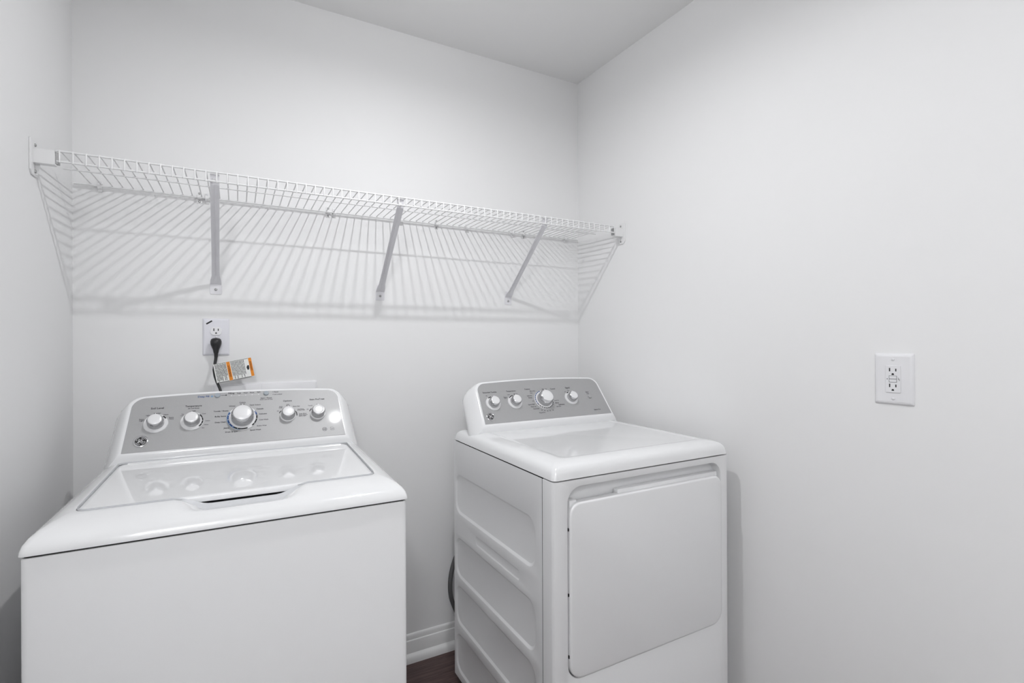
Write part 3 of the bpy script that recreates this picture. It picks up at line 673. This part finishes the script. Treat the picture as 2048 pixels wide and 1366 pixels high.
# duplex outlet behind the washer
t = tag(empty('wall_outlet', (0.3765, 0, 1.2990)), 'white duplex outlet on the back wall with a black plug in it', 'outlet')
MB().loft(plate_loops(0.079, 0.125, 0.0065, 0.006)).build('cover_plate', 'cool', t, 25)
for k, dz in enumerate((0.0200, -0.0200)):
    P = []
    for a in range(0, 360, 12):
        P.append((0.0172 * math.cos(R(a)), max(-0.0138, min(0.0138, 0.0172 * math.sin(R(a))))))
    f = MB().loft([[(x, -0.006, z + dz) for x, z in P], [(x, -0.0085, z + dz) for x, z in P], [(x * 0.95, -0.0090, z * 0.95 + dz) for x, z in P]]).build('receptacle', 'plate', t, 30)
    b = MB(); slot_box(b, -0.0064, 0.0045 + dz, 0.0028, 0.0088, -0.0090); slot_box(b, 0.0064, 0.0045 + dz, 0.0028, 0.0074, -0.0090); ground(b, 0, -0.0070 + dz, 0.0026, -0.0090)
    tag(b.build('slots', 'black', f), kind='stuff')
screw(t, (0, -0.0065, 0), (0, -1, 0), 0.0032, 'screw', 'plate')
b = MB(); cs, sn = math.cos(R(33)), math.sin(R(33))
b.loft([[(-0.0200 + a * cs - c * sn, y, 0.0490 + a * sn + c * cs) for a, c in ((-0.0100, -0.0024), (0.0100, -0.0024), (0.0100, 0.0024), (-0.0100, 0.0024))] for y in (-0.0064, -0.0069)])
tag(b.build('dark_sticker', 'ink', t), 'dark slanted sticker')
# decorator outlet on the right wall
yg = -1.316
t = tag(empty('wall_outlet', (xright(yg), yg, 1.1785), math.atan2(-1, KR)), 'white decorator outlet with test buttons on the right wall', 'outlet')
MB().loft(plate_loops(0.088, 0.132, 0.0075, 0.008)).build('cover_plate', 'plate', t, 25)
ins = MB().loft([[(x, y, z) for x, z in rrect(-0.0170 + i, 0.0170 - i, -0.0350 + i, 0.0350 - i, 0.002, 3, 2, 2)] for i, y in ((0, -0.007), (0, -0.0088), (0.0008, -0.0094))]).build('receptacle', 'plate', t, 25)
b = MB()
for z0 in (0.0240, -0.0165):
    slot_box(b, -0.0070, z0, 0.0027, 0.0088, -0.0094); slot_box(b, 0.0068, z0 - 0.0005, 0.0027, 0.0070, -0.0094); ground(b, 0, z0 - 0.0115, 0.0027, -0.0094)
slot_box(b, -0.0125, 0.0000, 0.0014, 0.0030, -0.0094)
tag(b.build('slots', 'black', ins), kind='stuff')
b = MB(); put_text(b, 'TEST', 0.0125, 0.0015, 0.0062, lambda x, z: (x, -0.00945, z), R(90)); put_text(b, 'RST', 0.0145, -0.001, 0.005, lambda x, z: (x, -0.00945, z), R(90)); tag(b.build('button_lettering', 'ink', ins), kind='stuff')
MB().box((-0.0086, -0.0097, -0.0085), (0.0090, -0.009, 0.0089)).build('button_surround', 'surround', ins)
for dz in (0.0044, -0.0040):
    MB().box((-0.0078, -0.0100, dz - 0.0036), (0.0082, -0.009, dz + 0.0036)).build('test_button', 'plate', ins, bevel=0.0005, seg=1)
for z in (0.0500, -0.0500): screw(t, (0, -0.0075, z), (0, -1, 0), 0.0036, 'screw', 'plate')

# ================================================================== plug, cord, tag
pc = tag(empty('power_cord', (0.3765, 0, 1.279)), 'black washer plug and cord in the lower socket of the back wall outlet', 'power cord')
L = []
for z, w, d, y in ((0.0165, 0.006, 0.006, -0.018), (0.0155, 0.020, 0.018, -0.019), (0.0120, 0.029, 0.026, -0.0215), (0.0045, 0.0335, 0.029, -0.0235), (-0.0040, 0.0325, 0.029, -0.0235), (-0.0130, 0.0265, 0.025, -0.0225), (-0.0230, 0.0185, 0.020, -0.0215), (-0.0320, 0.0150, 0.016, -0.0215), (-0.0345, 0.0150, 0.016, -0.0215), (-0.0350, 0.0125, 0.013, -0.0215), (-0.0480, 0.0105, 0.011, -0.0225)):
    L.append([(w / 2 * math.cos(2*math.pi*k/20), y + d / 2 * math.sin(2*math.pi*k/20), z) for k in range(20)])
MB().loft(L).build('plug', 'black', pc, 40)
pts = [(0, -0.0225, -0.044), (-0.001, -0.0235, -0.056), (-0.0035, -0.028, -0.072), (-0.0060, -0.036, -0.090), (-0.0030, -0.043, -0.110), (0.003, -0.048, -0.130), (0.011, -0.054, -0.150), (0.020, -0.066, -0.180), (0.026, -0.085, -0.25), (0.03, -0.09, -0.35)]
MB().tube(pts, [0.0052, 0.005, 0.0046, 0.0042] + [0.0042] * 6, 10).build('cord', 'black', pc, 60)
# paper warning tag folded round the cord
tg = tag(empty('warning_tag', (0.369, -0.060, 1.146)), 'white folded paper tag with two orange warning bands hanging on the black cord', 'tag')
TL, TR, BL = Vector((0.0, 0, 0.062)), Vector((0.111, -0.004, 0.083)), Vector((0.011, -0.002, 0.0))
def tf(a, c, y=0.0): 
    p = TL + (TR - TL) * a + (BL - TL) * c
    return (p.x, p.y + y - 0.004 * math.sin(a * 3.0), p.z)
b = MB(); N = 10
for dy, sh_ in ((0.0, 0.0), (0.012, 0.05)):
    fr = [tf(i / N, sh_, dy) for i in range(N + 1)]; bk = [tf(i / N, 1 + sh_, dy) for i in range(N + 1)]
    b.loft([[(x, y, z) for x, y, z in fr] + [(x, y + 0.0006, z) for x, y, z in fr[::-1]], [(x, y, z) for x, y, z in bk] + [(x, y + 0.0006, z) for x, y, z in bk[::-1]]])
pa = b.build('paper', 'paper', tg, 40)
def patch(mb, a0, a1, c0, c1, off=-0.0004, n=3):
    for i in range(n):
        s0, s1 = a0 + (a1 - a0) * i / n, a0 + (a1 - a0) * (i + 1) / n
        mb.add([tf(s0, c0, off), tf(s1, c0, off), tf(s1, c1, off), tf(s0, c1, off)], [(0, 1, 2, 3)])
for a0, a1 in ((0.335, 0.425), (0.915, 0.995)): b = MB(); patch(b, a0, a1, 0.0, 0.985); b.build('orange_band', 'orange', pa)
b = MB()
put_text(b, 'WARNING', 0.380, 0.50, 0.62, lambda x, y: tf(x, y, -0.0008), R(90), hmax=0.05)
put_text(b, 'WARNING', 0.955, 0.42, 0.50, lambda x, y: tf(x, y, -0.0008), R(90), hmax=0.05)
tag(b.build('warning_lettering', 'rust', pa), kind='stuff')
b = MB(); random.seed(3)
for k in range(9):
    a = 0.035 + k * 0.033; c = 0.04 if k % 2 == 0 else 0.06; end = random.choice((0.95, 0.9, 0.7, 0.93))
    while c < end:
        w = random.uniform(0.12, 0.30); patch(b, a, a + 0.014, c, min(end, c + w), n=1); c += w + 0.015
for k in range(10):
    a = 0.450 + k * 0.036; c = 0.04; end = random.choice((0.96, 0.6, 0.8, 0.95))
    while c < end:
        w = random.uniform(0.12, 0.30); patch(b, a, a + 0.014, c, min(end, c + w), n=1); c += w + 0.015
for c in (0.015, 0.985): patch(b, 0.02, 0.33, c - 0.008, c + 0.008, n=3); patch(b, 0.43, 0.91, c - 0.008, c + 0.008, n=3)
tag(b.build('printed_lines', 'ink', pa), kind='stuff')
b = MB(); P = [(0.83, 0.46), (0.86, 0.38), (0.895, 0.36), (0.905, 0.44), (0.895, 0.56), (0.875, 0.62), (0.845, 0.60)]
b.add([tf(x, y, -0.0005) for x, y in P], [tuple(range(len(P)))]); b.build('pictogram', 'ink', pa)

# washer supply box on the wall
t = tag(empty('supply_box', (0.531, 0, 1.035)), 'white plastic supply box cover on the wall behind the washer', 'supply box')
MB().loft([[(x, y, z) for x, z in rrect(-0.167 + i, 0.167 - i, -0.104 + i, 0.104 - i, 0.005, 4, 2, 2)] for i, y in ((0, 0), (0.0005, -0.006), (0.004, -0.0095), (0.012, -0.010))]).build('frame', 'plate', t, 25)
for x0, x1 in ((-0.160, -0.0185), (-0.0165, 0.160)): MB().box((x0, -0.0112, -0.095), (x1, -0.006, 0.0975)).build('cover', 'plate', t, 30, bevel=0.001)

# grey cord behind the dryer
t = tag(empty('dryer_cord', (1.19, -0.10, 0.22)), 'dark grey cord looping out behind the dryer', 'cord')
ctl = [(0.16, 0.075, 0.30), (0.10, 0.03, 0.265), (0.045, 0.0, 0.235), (0.010, -0.012, 0.200), (-0.010, -0.018, 0.150), (-0.017, -0.020, 0.100), (-0.012, -0.018, 0.050), (0.006, -0.012, 0.0), (0.035, 0.0, -0.06), (0.075, 0.01, -0.13), (0.12, 0.02, -0.19), (0.17, 0.03, -0.2115), (0.25, 0.03, -0.2115)]
pts = []
for k in range(len(ctl) - 1):
    q = [Vector(ctl[max(0, min(len(ctl) - 1, k + d))]) for d in (-1, 0, 1, 2)]
    for i in range(4):
        u = i / 4; pts.append(0.5 * ((2 * q[1]) + (q[2] - q[0]) * u + (2 * q[0] - 5 * q[1] + 4 * q[2] - q[3]) * u * u + (3 * q[1] - q[0] - 3 * q[2] + q[3]) * u ** 3))
pts.append(Vector(ctl[-1]))
MB().tube(pts, 0.0088, 10).build('cord', 'hose', t, 60)
